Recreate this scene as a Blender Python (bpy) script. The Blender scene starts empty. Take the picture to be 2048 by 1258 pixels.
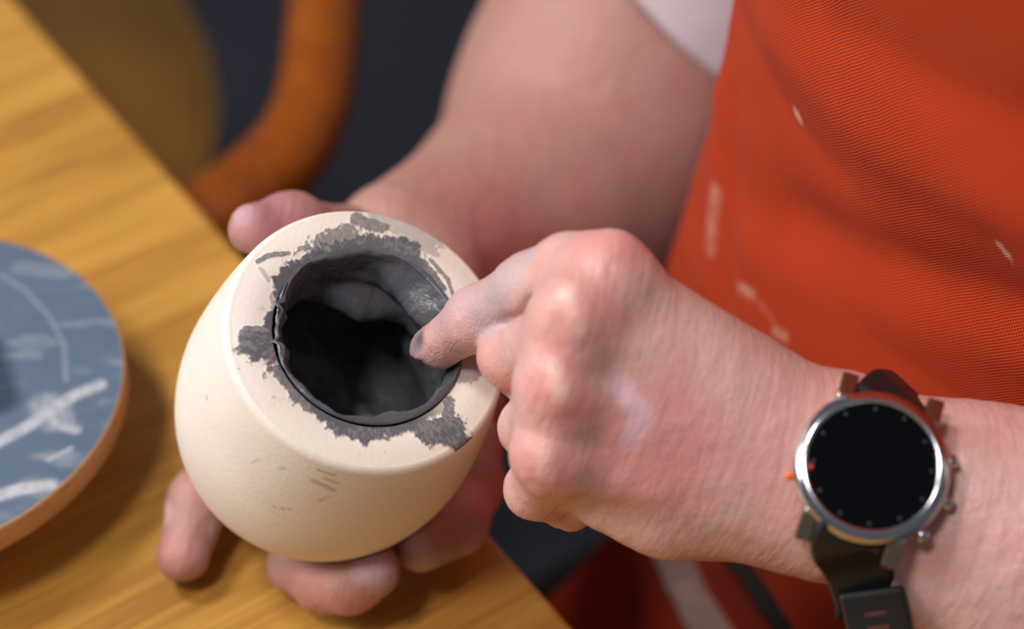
import bpy, bmesh, math, random
import numpy as np
from mathutils import Vector, Matrix

# ------------------------------------------------------------------ camera, world, lights, exposure
scene = bpy.context.scene
COL = scene.collection
FPX = 2048 * 70.0 / 36.0
CZ = 1.38
S2 = math.sqrt(0.5)

def P(px, py, D):
    """point of the place seen at pixel (px, py), D metres in front of the camera"""
    X = (px - 1024) / FPX * D
    U = (629 - py) / FPX * D
    return np.array([X, S2 * (D + U), CZ + S2 * (U - D)])

def PZ(px, py, z):
    v = (py - 629) / FPX
    D = (CZ - z) / S2 / (1 + v)
    return P(px, py, D)

cam_d = bpy.data.cameras.new('camera')
cam = bpy.data.objects.new('camera', cam_d)
COL.objects.link(cam)
cam.location = (0, 0, CZ)
cam.rotation_euler = (math.radians(45), 0, 0)
cam_d.lens = 70
cam_d.sensor_width = 36
cam_d.clip_start = 0.02
cam_d.dof.use_dof = True
cam_d.dof.focus_distance = 0.70
cam_d.dof.aperture_fstop = 3.6
scene.camera = cam

world = bpy.data.worlds.new('room_light')
scene.world = world
world.use_nodes = True
bg = world.node_tree.nodes['Background']
bg.inputs[0].default_value = (0.80, 0.86, 1.0, 1)
bg.inputs[1].default_value = 0.13

def area(name, loc, target, sx, sy, power, col):
    l = bpy.data.lights.new(name, 'AREA')
    l.shape = 'RECTANGLE'; l.size = sx; l.size_y = sy
    l.energy = power; l.color = col
    o = bpy.data.objects.new(name, l)
    COL.objects.link(o)
    o.location = loc
    o.rotation_euler = (Vector(target) - Vector(loc)).to_track_quat('-Z', 'Y').to_euler()
    return o

area('ceiling_lamp_light', (-0.80, 0.60, 2.50), (0, 0.6, 0.8), 0.34, 0.34, 17, (1.0, 0.95, 0.89))
area('ceiling_lamp_light', (-0.50, -0.15, 2.45), (0.1, 0.6, 0.8), 0.26, 0.26, 14, (1.0, 0.96, 0.92))
area('window_light', (-2.1, 0.55, 1.95), (0, 0.6, 0.8), 0.9, 1.0, 35, (0.92, 0.95, 1.0))

vs = scene.view_settings
vs.view_transform = 'Standard'
vs.look = 'None'
vs.gamma = 1.0
vs.exposure = 0.0
vs.use_curve_mapping = False

# ------------------------------------------------------------------ small helpers
def lin(r, g, b):
    f = lambda c: (c / 255 / 12.92) if c / 255 <= 0.04045 else ((c / 255 + 0.055) / 1.055) ** 2.4
    return np.array([f(r), f(g), f(b)])

def unit(v):
    v = np.asarray(v, float)
    return v / np.linalg.norm(v)

def sstep(a, b, x):
    t = np.clip((x - a) / (b - a), 0, 1)
    return t * t * (3 - 2 * t)

def _hash(ix, iy, iz, seed):
    h = (ix.astype(np.int64) * 374761393 + iy.astype(np.int64) * 668265263 + iz.astype(np.int64) * 2147483647 + seed * 974634777) & 0xFFFFFFFF
    h = ((h ^ (h >> 13)) * 1274126177) & 0xFFFFFFFF
    h = ((h ^ (h >> 16)) * 2246822519) & 0xFFFFFFFF
    h = h ^ (h >> 15)
    return (h & 0xFFFFFF) / float(0xFFFFFF)

def vnoise(p, scale, seed=0):
    """value noise 0..1 at points p (n x 3), scale may be a 3-vector"""
    q = np.asarray(p, float) * np.asarray(scale, float)
    i = np.floor(q).astype(np.int64)
    f = q - i
    f = f * f * (3 - 2 * f)
    r = 0
    for a in (0, 1):
        wx = f[:, 0] if a else 1 - f[:, 0]
        for b in (0, 1):
            wy = f[:, 1] if b else 1 - f[:, 1]
            for c in (0, 1):
                wz = f[:, 2] if c else 1 - f[:, 2]
                r = r + wx * wy * wz * _hash(i[:, 0] + a, i[:, 1] + b, i[:, 2] + c, seed)
    return r

def fbm(p, scale, oct=4, seed=0):
    r = 0; w = 0; a = 1.0
    s = np.asarray(scale, float)
    for k in range(oct):
        r = r + a * vnoise(p, s * (2.03 ** k), seed + 17 * k); w += a; a *= 0.55
    return r / w

def mesh_np(name, V, faces, mat=None, parent=None, smooth=True, colors=None, attrs=None, uv=None):
    """faces: (n,4) or (n,3) int array, or a list of tuples"""
    me = bpy.data.meshes.new(name)
    V = np.asarray(V, np.float32)
    if isinstance(faces, np.ndarray):
        n, k = faces.shape
        me.vertices.add(len(V)); me.vertices.foreach_set('co', V.ravel())
        me.loops.add(n * k); me.loops.foreach_set('vertex_index', faces.astype(np.int32).ravel())
        me.polygons.add(n); me.polygons.foreach_set('loop_start', np.arange(n, dtype=np.int32) * k)
        me.update(calc_edges=True)
        me.validate()
    else:
        me.from_pydata([tuple(v) for v in V.tolist()], [], faces)
        me.update()
    if smooth:
        me.polygons.foreach_set('use_smooth', np.ones(len(me.polygons), bool))
    if colors is not None:
        a = me.color_attributes.new('tint', 'FLOAT_COLOR', 'POINT')
        c4 = np.ones((len(V), 4), np.float32); c4[:, :3] = colors
        a.data.foreach_set('color', c4.ravel())
    if attrs:
        for k_, v_ in attrs.items():
            a = me.attributes.new(k_, 'FLOAT', 'POINT')
            a.data.foreach_set('value', np.asarray(v_, np.float32))
    if uv is not None:
        l = me.uv_layers.new(name='UVMap')
        li = np.empty(len(me.loops), np.int32); me.loops.foreach_get('vertex_index', li)
        l.data.foreach_set('uv', np.asarray(uv, np.float32)[li].ravel())
    o = bpy.data.objects.new(name, me)
    COL.objects.link(o)
    if mat: me.materials.append(mat)
    if parent is not None: o.parent = parent
    return o

def tag(o, label, cat, group=None):
    o['label'] = label; o['category'] = cat
    if group: o['group'] = group
    return o

def empty(name, loc=(0, 0, 0)):
    o = bpy.data.objects.new(name, None)
    o.empty_display_size = 0.05
    COL.objects.link(o)
    o.location = loc
    return o

def put(o, parent):
    """parent keeping the world place; the parents here are plain translations"""
    o.parent = parent
    o.location = Vector(o.location) - Vector(parent.location)
    return o

def grid_faces(nu, nv, close_u=False, close_v=False):
    """vertex (i, j) -> i * nv + j"""
    iu = np.arange(nu if close_u else nu - 1); jv = np.arange(nv if close_v else nv - 1)
    I, J = np.meshgrid(iu, jv, indexing='ij')
    I2 = (I + 1) % nu; J2 = (J + 1) % nv
    return np.stack([I * nv + J, I2 * nv + J, I2 * nv + J2, I * nv + J2], -1).reshape(-1, 4)

def lathe_pts(prof, nseg, origin, e1, e2, ax):
    """prof: (m,2) of (r, h). returns verts (nseg*m, 3)"""
    th = np.linspace(0, 2 * np.pi, nseg, endpoint=False)
    prof = np.asarray(prof, float)
    r = prof[:, 0][None, :, None]; h = prof[:, 1][None, :, None]
    c = np.cos(th)[:, None, None]; s = np.sin(th)[:, None, None]
    V = np.asarray(origin) + r * (c * np.asarray(e1) + s * np.asarray(e2)) + h * np.asarray(ax)
    return V.reshape(-1, 3), th

def bm_obj(name, bm, mat, parent=None, smooth=False):
    me = bpy.data.meshes.new(name)
    bm.to_mesh(me); bm.free()
    if smooth:
        me.polygons.foreach_set('use_smooth', np.ones(len(me.polygons), bool))
    me.materials.append(mat)
    o = bpy.data.objects.new(name, me); COL.objects.link(o)
    if parent is not None: o.parent = parent
    return o

def box_bm(size, bevel=0.0, segs=2, M=None):
    bm = bmesh.new()
    bmesh.ops.create_cube(bm, size=1.0)
    bmesh.ops.scale(bm, vec=size, verts=bm.verts)
    if bevel > 0:
        bmesh.ops.bevel(bm, geom=bm.edges[:], offset=bevel, segments=segs, affect='EDGES', profile=0.5)
    if M is not None: bmesh.ops.transform(bm, matrix=M, verts=bm.verts)
    return bm

def frame(origin, x, y, z):
    M = Matrix.Identity(4)
    for i in range(3):
        M[i][0] = x[i]; M[i][1] = y[i]; M[i][2] = z[i]; M[i][3] = origin[i]
    return M

def resample(pts, n):
    """smooth Catmull-Rom path through pts"""
    pts = np.asarray(pts, float)
    p = np.vstack([2 * pts[0] - pts[1], pts, 2 * pts[-1] - pts[-2]])
    out = []
    m = len(pts) - 1
    for t in np.linspace(0, m - 1e-6, n):
        i = int(t); f = t - i
        a, b, c, d = p[i], p[i + 1], p[i + 2], p[i + 3]
        out.append(0.5 * (2 * b + (c - a) * f + (2 * a - 5 * b + 4 * c - d) * f * f + (3 * b - a - 3 * c + d) * f ** 3))
    return np.array(out)

# ------------------------------------------------------------------ materials
def mat_new(name):
    m = bpy.data.materials.new(name); m.use_nodes = True
    nt = m.node_tree
    return m, nt, nt.nodes['Principled BSDF']

def node(nt, t, **kw):
    n = nt.nodes.new(t)
    for k, v in kw.items():
        if k in ('operation', 'data_type', 'blend_type', 'attribute_name', 'feature', 'wave_type', 'bands_direction', 'wave_profile'): setattr(n, k, v)
        else: n.inputs[k].default_value = v
    return n

def bump(nt, bsdf, height_socket, strength, dist):
    b = node(nt, 'ShaderNodeBump', Strength=strength, Distance=dist)
    nt.links.new(height_socket, b.inputs['Height'])
    nt.links.new(b.outputs[0], bsdf.inputs['Normal'])
    return b

def ramp(nt, fac, stops):
    r = nt.nodes.new('ShaderNodeValToRGB')
    e = r.color_ramp.elements
    while len(e) < len(stops): e.new(0.5)
    for x, (p, c) in zip(e, stops):
        x.position = p; x.color = (*c, 1)
    nt.links.new(fac, r.inputs[0])
    return r

def mat_plain(name, rgb, rough=0.5, metal=0.0, noise=0.0, nscale=40.0, bumpd=0.0, spec=0.5, coat=0.0):
    m, nt, b = mat_new(name)
    c = lin(*rgb)
    b.inputs['Roughness'].default_value = rough
    b.inputs['Metallic'].default_value = metal
    b.inputs['Specular IOR Level'].default_value = spec
    b.inputs['Coat Weight'].default_value = coat
    tc = nt.nodes.new('ShaderNodeTexCoord')
    nz = node(nt, 'ShaderNodeTexNoise', Scale=nscale, Detail=4.0)
    nt.links.new(tc.outputs['Object'], nz.inputs['Vector'])
    r = ramp(nt, nz.outputs['Fac'], [(0.3, tuple(c * (1 - noise))), (0.7, tuple(np.minimum(c * (1 + noise), 1)))])
    nt.links.new(r.outputs[0], b.inputs['Base Color'])
    if bumpd: bump(nt, b, nz.outputs['Fac'], 1.0, bumpd)
    return m

def mat_tint(name, rough, sss=0.0, spec=0.5, bump_parts=(), rough_attr=None, lines=None):
    """base colour from the mesh's own pigment attribute"""
    m, nt, b = mat_new(name)
    a = node(nt, 'ShaderNodeAttribute', attribute_name='tint')
    nt.links.new(a.outputs['Color'], b.inputs['Base Color'])
    b.inputs['Roughness'].default_value = rough
    b.inputs['Specular IOR Level'].default_value = spec
    if sss:
        b.inputs['Subsurface Weight'].default_value = sss
        b.inputs['Subsurface Radius'].default_value = (1.0, 0.35, 0.22)
        b.inputs['Subsurface Scale'].default_value = 0.004
    if rough_attr:
        ra = node(nt, 'ShaderNodeAttribute', attribute_name=rough_attr)
        nt.links.new(ra.outputs['Fac'], b.inputs['Roughness'])
    tc = nt.nodes.new('ShaderNodeTexCoord')
    prev = None
    for kind, sc, dist in bump_parts:
        if kind == 'noise':
            n = node(nt, 'ShaderNodeTexNoise', Scale=sc, Detail=5.0); out = n.outputs['Fac']
        else:
            n = node(nt, 'ShaderNodeTexVoronoi', Scale=sc); out = n.outputs['Distance']
        nt.links.new(tc.outputs['Object'], n.inputs['Vector'])
        bp = node(nt, 'ShaderNodeBump', Strength=1.0, Distance=dist)
        nt.links.new(out, bp.inputs['Height'])
        if prev: nt.links.new(prev.outputs[0], bp.inputs['Normal'])
        prev = bp
    if lines:
        mp = []
        for v_, k_ in lines:
            dt = node(nt, 'ShaderNodeVectorMath', operation='DOT_PRODUCT')
            nt.links.new(tc.outputs['Object'], dt.inputs[0]); dt.inputs[1].default_value = [float(x) * k_ for x in v_]
            mp.append(dt.outputs['Value'])
        cb = nt.nodes.new('ShaderNodeCombineXYZ')
        for i_ in range(3): nt.links.new(mp[i_], cb.inputs[i_])
        n = node(nt, 'ShaderNodeTexNoise', Scale=1.0, Detail=3.0, Distortion=0.4)
        nt.links.new(cb.outputs[0], n.inputs['Vector'])
        bp = node(nt, 'ShaderNodeBump', Strength=1.0, Distance=0.00045)
        nt.links.new(n.outputs['Fac'], bp.inputs['Height'])
        if prev: nt.links.new(prev.outputs[0], bp.inputs['Normal'])
        prev = bp
    if prev: nt.links.new(prev.outputs[0], b.inputs['Normal'])
    return m

def mat_wood(name, dark, mid, light, axis_scale=(6, 90, 90), rough=0.35, rot=(0, 0, 0), figure=1.0):
    m, nt, b = mat_new(name)
    tc = nt.nodes.new('ShaderNodeTexCoord')
    mp = nt.nodes.new('ShaderNodeMapping')
    mp.vector_type = 'TEXTURE'
    mp.inputs['Rotation'].default_value = rot
    mp.inputs['Scale'].default_value = [1.0 / a for a in axis_scale]
    nt.links.new(tc.outputs['Object'], mp.inputs['Vector'])
    n1 = node(nt, 'ShaderNodeTexNoise', Scale=1.0, Detail=6.0, Roughness=0.6, Distortion=0.6)
    nt.links.new(mp.outputs[0], n1.inputs['Vector'])
    mp2 = nt.nodes.new('ShaderNodeMapping')
    mp2.vector_type = 'TEXTURE'
    mp2.inputs['Rotation'].default_value = rot
    mp2.inputs['Scale'].default_value = (0.33 / axis_scale[0], 0.143 / axis_scale[1], 0.143 / axis_scale[2])
    nt.links.new(tc.outputs['Object'], mp2.inputs['Vector'])
    n2 = node(nt, 'ShaderNodeTexNoise', Scale=1.0, Detail=3.0)
    nt.links.new(mp2.outputs[0], n2.inputs['Vector'])
    r1 = ramp(nt, n1.outputs['Fac'], [(0.25, tuple(lin(*dark))), (0.5, tuple(lin(*mid))), (0.75, tuple(lin(*light)))])
    r2 = ramp(nt, n2.outputs['Fac'], [(0.35, (0.62, 0.62, 0.62)), (0.6, (1, 1, 1))])
    mx = node(nt, 'ShaderNodeMix', data_type='RGBA', blend_type='MULTIPLY')
    mx.inputs[0].default_value = 0.55 * figure
    nt.links.new(r1.outputs[0], mx.inputs[6]); nt.links.new(r2.outputs[0], mx.inputs[7])
    nt.links.new(mx.outputs[2], b.inputs['Base Color'])
    b.inputs['Roughness'].default_value = rough
    bump(nt, b, n2.outputs['Fac'], 0.4, 0.0002)
    return m

def mat_weave(name, c_dark, c_light, pitch=0.0016, rough=0.85, tint=True, dist=0.00035):
    """plain weave in the cloth's own metric UV"""
    m, nt, b = mat_new(name)
    uv = nt.nodes.new('ShaderNodeTexCoord')
    sep = nt.nodes.new('ShaderNodeSeparateXYZ')
    wob = node(nt, 'ShaderNodeTexNoise', Scale=60.0, Detail=2.0)
    nt.links.new(uv.outputs['UV'], wob.inputs['Vector'])
    wm = node(nt, 'ShaderNodeVectorMath', operation='SCALE'); wm.inputs['Scale'].default_value = pitch * 1.1
    nt.links.new(wob.outputs['Color'], wm.inputs[0])
    wa = node(nt, 'ShaderNodeVectorMath', operation='ADD')
    nt.links.new(uv.outputs['UV'], wa.inputs[0]); nt.links.new(wm.outputs[0], wa.inputs[1])
    nt.links.new(wa.outputs[0], sep.inputs[0])
    def m_(op, a, bb=None):
        n = node(nt, 'ShaderNodeMath', operation=op)
        for i, s in enumerate((a, bb)):
            if s is None: continue
            if isinstance(s, (int, float)): n.inputs[i].default_value = s
            else: nt.links.new(s, n.inputs[i])
        return n.outputs[0]
    k = 2 * math.pi / pitch
    sx = m_('SINE', m_('MULTIPLY', sep.outputs[0], k))
    sy = m_('SINE', m_('MULTIPLY', sep.outputs[1], k))
    h = m_('ADD', m_('MULTIPLY', m_('MULTIPLY', sx, sy), 0.5), m_('MULTIPLY', m_('ADD', m_('ABSOLUTE', sx), m_('ABSOLUTE', sy)), -0.35))
    fac = m_('ADD', m_('MULTIPLY', h, 0.5), 0.65)
    r = ramp(nt, fac, [(0.0, tuple(lin(*c_dark))), (1.0, tuple(lin(*c_light)))])
    out = r.outputs[0]
    if tint:
        a = node(nt, 'ShaderNodeAttribute', attribute_name='dust')
        mx = node(nt, 'ShaderNodeMix', data_type='RGBA', blend_type='MIX')
        nt.links.new(a.outputs['Fac'], mx.inputs[0]); nt.links.new(out, mx.inputs[6])
        mx.inputs[7].default_value = (*lin(235, 190, 170), 1)
        out = mx.outputs[2]
    nt.links.new(out, b.inputs['Base Color'])
    b.inputs['Roughness'].default_value = rough
    b.inputs['Specular IOR Level'].default_value = 0.12
    b.inputs['Sheen Weight'].default_value = 0.04
    bump(nt, b, h, 1.0, dist)
    return m

M_SKIN = mat_tint('skin', 0.42, sss=0.12, spec=0.5, bump_parts=(('noise', 300, 0.00022), ('voronoi', 1100, 0.00016)), rough_attr='gloss', lines=((unit([0.90, -0.05, -0.30]), 420), (unit([0.39, 0.66, 0.65]), 60), (unit([0.1, 0.72, -0.69]), 60)))
M_PLASTER = mat_tint('plaster', 0.55, spec=0.35, bump_parts=(('noise', 500, 0.00012),), rough_attr='gloss')
M_CLAY = mat_tint('wet_clay', 0.27, spec=0.5, bump_parts=(('noise', 160, 0.0005), ('noise', 900, 0.00015)))
M_LAMINATE = mat_tint('grey_laminate', 0.3, spec=0.5, bump_parts=(('noise', 300, 0.00005),), rough_attr='gloss')
M_TABLE = mat_wood('oak_tabletop', (160, 106, 42), (194, 140, 60), (214, 162, 76), axis_scale=(5, 70, 70), rot=(0, 0, math.atan2(0.577, 0.817)), rough=0.38)
M_LIP = mat_wood('oak_lipping', (165, 104, 40), (205, 142, 58), (216, 156, 70), axis_scale=(70, 5, 70), rot=(0, 0, math.atan2(0.577, 0.817)), rough=0.38)
M_BENT = mat_wood('varnished_bentwood', (130, 60, 3), (154, 76, 3), (168, 88, 6), axis_scale=(60, 60, 4), rough=0.35)
M_SEAT = mat_plain('tan_seat_ply', (150, 104, 42), 0.6, noise=0.08, nscale=12)
M_EDGEWOOD = mat_wood('wheel_edge_ply', (176, 122, 78), (210, 158, 108), (222, 174, 126), axis_scale=(30, 30, 300), rough=0.5)
M_FLOOR = mat_plain('floor_lino', (36, 38, 48), 0.8, noise=0.15, nscale=60, bumpd=0.0005)
M_APRON = mat_weave('rust_orange_canvas', (138, 32, 8), (222, 76, 28), dist=0.0005)
M_SHIRT = mat_weave('pale_cotton', (218, 200, 206), (240, 228, 232), pitch=0.0009, tint=False, dist=0.0001)
M_RAG = mat_weave('pale_rag', (140, 112, 108), (172, 146, 140), pitch=0.002, tint=False)
M_TROUSER = mat_weave('dark_trouser', (14, 10, 10), (26, 20, 20), pitch=0.0012, tint=False)
M_BLACK = mat_plain('black_rubber', (30, 28, 28), 0.45, noise=0.1, nscale=200)
M_STRAPTAPE = mat_plain('black_webbing', (12, 10, 12), 0.8, noise=0.2, nscale=400)
M_STEEL = mat_plain('polished_steel', (205, 206, 210), 0.16, metal=1.0, noise=0.04, nscale=150)
M_BRUSHED = mat_plain('brushed_bronze_steel', (150, 132, 112), 0.34, metal=1.0, noise=0.08, nscale=300)
M_SCREEN = mat_plain('black_glass', (3, 3, 5), 0.08, spec=0.35)
M_MARK = mat_plain('dim_mark', (26, 26, 32), 0.5)
M_ORANGE = mat_plain('orange_enamel', (245, 105, 25), 0.4)
M_REDDOT = mat_plain('red_dial_dot', (170, 45, 15), 0.4)
M_IRON = mat_plain('grey_cast_iron', (70, 72, 76), 0.5, metal=0.6, noise=0.15, nscale=200)

# ------------------------------------------------------------------ the setting: floor
fl = bm_obj('floor', box_bm((6, 6, 0.02), M=Matrix.Translation((0, 1.0, -0.01))), M_FLOOR)
fl['kind'] = 'structure'

# ------------------------------------------------------------------ table
TZ = 0.74
ED = np.array([0.577, -0.817, 0.0]); EN = np.array([0.817, 0.577, 0.0])     # along the edge / out towards the person
EQ = np.array([-0.268, 0.88, 0.0])
UPZ = np.array([0, 0, 1.0])
TC = EQ - EN * 0.40 + ED * 0.22
table = empty('wooden_table', (TC[0], TC[1], 0))
tag(table, 'honey-coloured oak table with a straight edge beside the person', 'table')
def at_table(o): return put(o, table)
at_table(bm_obj('tabletop', box_bm((1.7, 0.80, 0.028), 0.003, 2, frame(TC + UPZ * (TZ - 0.014), ED, EN, UPZ)), M_TABLE))
for a in (-1, 1):
    for b in (-1, 1):
        at_table(bm_obj('leg', box_bm((0.055, 0.055, TZ - 0.028), 0.004, 2, frame(TC + ED * a * 0.78 + EN * b * 0.30 + UPZ * (TZ - 0.028) / 2, ED, EN, UPZ)), M_LIP))
for b in (-1, 1):
    at_table(bm_obj('rail', box_bm((1.5, 0.02, 0.07), 0.002, 1, frame(TC + EN * b * 0.30 + UPZ * (TZ - 0.063), ED, EN, UPZ)), M_LIP))

# ------------------------------------------------------------------ banding wheel on the table
WC = np.array([-0.249, 0.5487, TZ + 0.05]); WR = 0.0907
wheel = empty('banding_wheel', (WC[0], WC[1], TZ))
tag(wheel, 'round blue-grey banding wheel with wooden rim and wet clay streaks on the table', 'turntable')
X3 = np.array([1.0, 0, 0]); Y3 = np.array([0, 1.0, 0])
def polyline_mask(Q, pts, w0, w1=None):
    """soft mask of a stroke on 2-D points Q along pts, half width w0 (centre) fading at w1"""
    d = np.full(len(Q), 1e9)
    for a, b in zip(pts[:-1], pts[1:]):
        a = np.asarray(a); b = np.asarray(b); ab = b - a
        t = np.clip(((Q - a) @ ab) / (ab @ ab), 0, 1)
        d = np.minimum(d, np.linalg.norm(Q - a - t[:, None] * ab, axis=1))
    return 1 - sstep(w0 * 0.6, (w1 or w0 * 1.4), d)
nr, ns = 170, 420
rr = np.linspace(0.0, WR, nr)[1:]
th = np.linspace(0, 2 * np.pi, ns, endpoint=False)
V = np.concatenate([np.stack([np.full(ns, 0) + WC[0] + r * np.cos(th), WC[1] + r * np.sin(th), np.full(ns, WC[2])], -1) for r in rr])
F = grid_faces(len(rr), ns, close_v=True)[:, ::-1]
nz = fbm(V, 60, 4, 3); nf = fbm(V, (500, 500, 500), 3, 9)
Q = V[:, :2]
def wp(px, py): return PZ(px, py, WC[2])[:2]
base = lin(90, 106, 125)[None] * (0.86 + 0.28 * nz[:, None])
slip = np.zeros(len(V))
slip = np.maximum(slip, 0.72 * polyline_mask(Q, [wp(-40, 905), wp(60, 850), wp(110, 815), wp(150, 790), wp(200, 770)], 0.0028 ) * sstep(0.25, 0.5, nf + 0.2))
slip = np.maximum(slip, 0.42 * polyline_mask(Q, [wp(92, 812), wp(112, 836)], 0.0068, 0.0095) * sstep(0.15, 0.6, nf + 0.1))
slip = np.maximum(slip, 0.62 * polyline_mask(Q, [wp(105, 842), wp(135, 856), wp(152, 860)], 0.0022))
slip = np.maximum(slip, 0.35 * polyline_mask(Q, [wp(128, 800), wp(140, 850)], 0.0020))
slip = np.maximum(slip, 0.8 * polyline_mask(Q, [wp(-30, 1000), wp(40, 978), wp(100, 970)], 0.003))
slip = np.maximum(slip, 0.6 * polyline_mask(Q, [wp(95, 920), wp(142, 897)], 0.001))
slip = np.maximum(slip, 0.22 * polyline_mask(Q, [wp(0, 548), wp(50, 580), wp(100, 635), wp(128, 690), wp(132, 760)], 0.0011))
slip = np.maximum(slip, 0.18 * polyline_mask(Q, [wp(40, 535), wp(130, 545)], 0.004))
slip = np.maximum(slip, 0.25 * sstep(0.55, 0.75, fbm(V * np.array([1, 3, 1]), 45, 4, 21)))
dk = 0.75 * polyline_mask(Q, [wp(-30, 700), wp(0, 800)], 0.006, 0.012)
slip = slip * (0.7 + 0.3 * sstep(0.3, 0.6, nf)); colr = base * (1 - slip[:, None]) + lin(198, 196, 200) * slip[:, None]
colr = colr * (1 - dk[:, None]) + lin(38, 44, 58) * dk[:, None]
top = mesh_np('wheel_top', np.vstack([V, [WC]]), np.vstack([F]), M_LAMINATE, None, True, np.vstack([colr, [base[0]]]), {'gloss': np.append(0.22 + 0.25 * slip + 0.15 * nz, 0.3)})
bm = bmesh.new(); bm.from_mesh(top.data); bm.verts.ensure_lookup_table()
c = bm.verts[len(V)]
for i in range(ns): bm.faces.new((c, bm.verts[i], bm.verts[(i + 1) % ns])).smooth = True
bm.to_mesh(top.data); bm.free()
put(top, wheel)
def lathe(name, prof, nseg, origin, mat, parent, e1=X3, e2=Y3, ax=UPZ, smooth=True, close=False):
    Vv, _ = lathe_pts(prof, nseg, origin, e1, e2, ax)
    Ff = grid_faces(nseg, len(prof), close_u=True, close_v=close)
    o = mesh_np(name, Vv, Ff, mat, None, smooth)
    if parent is not None: put(o, parent)
    return o
lathe('wheel_rim', [(WR, 0.0), (WR + 0.0006, -0.0003), (WR + 0.0008, -0.001), (WR + 0.0008, -0.0118), (WR, -0.0125), (0.02, -0.0125)], 160, WC, M_EDGEWOOD, wheel)
lathe('pedestal', [(0.02, -0.0125), (0.016, -0.016), (0.014, -0.03), (0.02, -0.036), (0.055, -0.041), (0.06, -0.044), (0.06, -0.05), (0.001, -0.05)], 96, WC, M_IRON, wheel)

# ------------------------------------------------------------------ chair in the background, its seat under the table edge
chair = empty('bentwood_chair', tuple(PZ(300, 150, 0.0)))
tag(chair, 'varnished chair with tan seat and bent wooden back rail beside the table', 'chair')
SZ = 0.46
seat_px = [(340, -90), (372, 0), (404, 60), (424, 140), (428, 220), (412, 300), (375, 372), (320, 410)]
sp = np.array([PZ(x, y, SZ)[:2] for x, y in seat_px])
# closed rounded seat outline: the seen curve, then on under the table
cen = sp.mean(0) - EN[:2] * 0.17
back = [cen + (p - cen) @ np.array([[math.cos(a), math.sin(a)], [-math.sin(a), math.cos(a)]]) for p, a in ((sp[-1], -0.75), (sp[-1], -1.55), (sp[0], 2.1), (sp[0], 1.35), (sp[0], 0.7))]
outl = np.vstack([sp, back])
outl = resample(np.vstack([outl, outl[:1]]), 72)[:-1]
bm = bmesh.new()
vs_ = [bm.verts.new((p[0], p[1], SZ)) for p in outl]
f = bm.faces.new(vs_); f.normal_update()
if f.normal.z < 0: f.normal_flip()
ex = bmesh.ops.extrude_face_region(bm, geom=[f])
bmesh.ops.translate(bm, vec=(0, 0, -0.03), verts=[g for g in ex['geom'] if isinstance(g, bmesh.types.BMVert)])
bmesh.ops.recalc_face_normals(bm, faces=bm.faces)
bmesh.ops.bevel(bm, geom=[e for e in bm.edges if abs(e.verts[0].co.z - e.verts[1].co.z) < 1e-5], offset=0.008, segments=3, affect='EDGES')
put(bm_obj('seat', bm, M_SEAT, None, True), chair)
def tube(name, path, rad, mat, parent, nseg=20, squash=1.0, caps=True):
    path = np.asarray(path, float); n = len(path)
    rad = np.broadcast_to(np.asarray(rad, float), (n,))
    T = np.gradient(path, axis=0); T /= np.linalg.norm(T, axis=1)[:, None]
    ref = np.array([0, 0, 1.0]) if abs(T[0][2]) < 0.9 else np.array([1.0, 0, 0])
    V = []
    u = unit(np.cross(T[0], ref))
    for i in range(n):
        u = unit(u - T[i] * (u @ T[i])); w = np.cross(T[i], u)
        for a in np.linspace(0, 2 * np.pi, nseg, endpoint=False):
            V.append(path[i] + rad[i] * (math.cos(a) * u + squash * math.sin(a) * w))
    F = [tuple(int(x) for x in r) for r in grid_faces(n, nseg, close_v=True)]
    if caps:
        F += [tuple(range(nseg)), tuple(range((n - 1) * nseg, n * nseg))[::-1]]
    o = mesh_np(name, np.array(V), F, mat, None, True)
    if parent is not None: put(o, parent)
    return o
RZ = 0.655
rail_px = [(690, -260), (665, -120), (652, 0), (645, 90), (632, 180), (606, 258), (560, 322), (500, 376), (430, 425), (350, 470)]
rail = resample([PZ(x, y, RZ) for x, y in rail_px], 48)
tube('back_rail', rail, 0.0225, M_BENT, chair, 24)
scen = np.array([*cen, SZ])
for t in (8, 16, 24, 32, 40):
    a = rail[t]; b = np.array([*(cen + (a[:2] - cen) * 0.80), SZ - 0.02])
    if t in (8, 40): tube('back_post', resample([a, a * 0.5 + b * 0.5 + np.array([0, 0, -0.01]), b], 10), 0.011, M_BENT, chair, 12)
for ang in (0.6, 2.2, 3.7, 5.3):
    d = np.array([math.cos(ang), math.sin(ang), 0])
    tube('leg', [scen + d * 0.12 - UPZ * 0.028, scen + d * 0.15 - UPZ * 0.25, scen + d * 0.17 - UPZ * SZ], [0.018, 0.016, 0.013], M_BENT, chair, 14)

# ------------------------------------------------------------------ the pot: a plaster press mould lined with dark clay
RC = P(737, 672, 0.70)
AX_C = unit([0.302, 0.435, 0.848])                         # right, up, towards the viewer
AX = unit([AX_C[0], S2 * (AX_C[1] - AX_C[2]), S2 * (AX_C[1] + AX_C[2])])
E1 = unit(X3 - AX * (X3 @ AX))                             # towards the picture's right on the rim
E2 = np.cross(AX, E1); E2 = E2 if E2[2] < 0 else -E2       # towards the picture's bottom
pot = empty('plaster_pot', tuple(RC - AX * 0.115))
tag(pot, 'cream plaster pot smeared with grey clay, held tilted in both hands', 'pot')
outer = np.array([(0.0495, -0.0008), (0.0505, -0.0016), (0.0513, -0.003), (0.0519, -0.006), (0.0533, -0.014), (0.0553, -0.027), (0.0570, -0.042), (0.0578, -0.056), (0.0570, -0.070), (0.0545, -0.083), (0.0500, -0.095), (0.0435, -0.1045), (0.0365, -0.110), (0.0300, -0.1135), (0.0240, -0.115)])
def pot_r(h):
    return np.interp(-h, -outer[:, 1], outer[:, 0])
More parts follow.
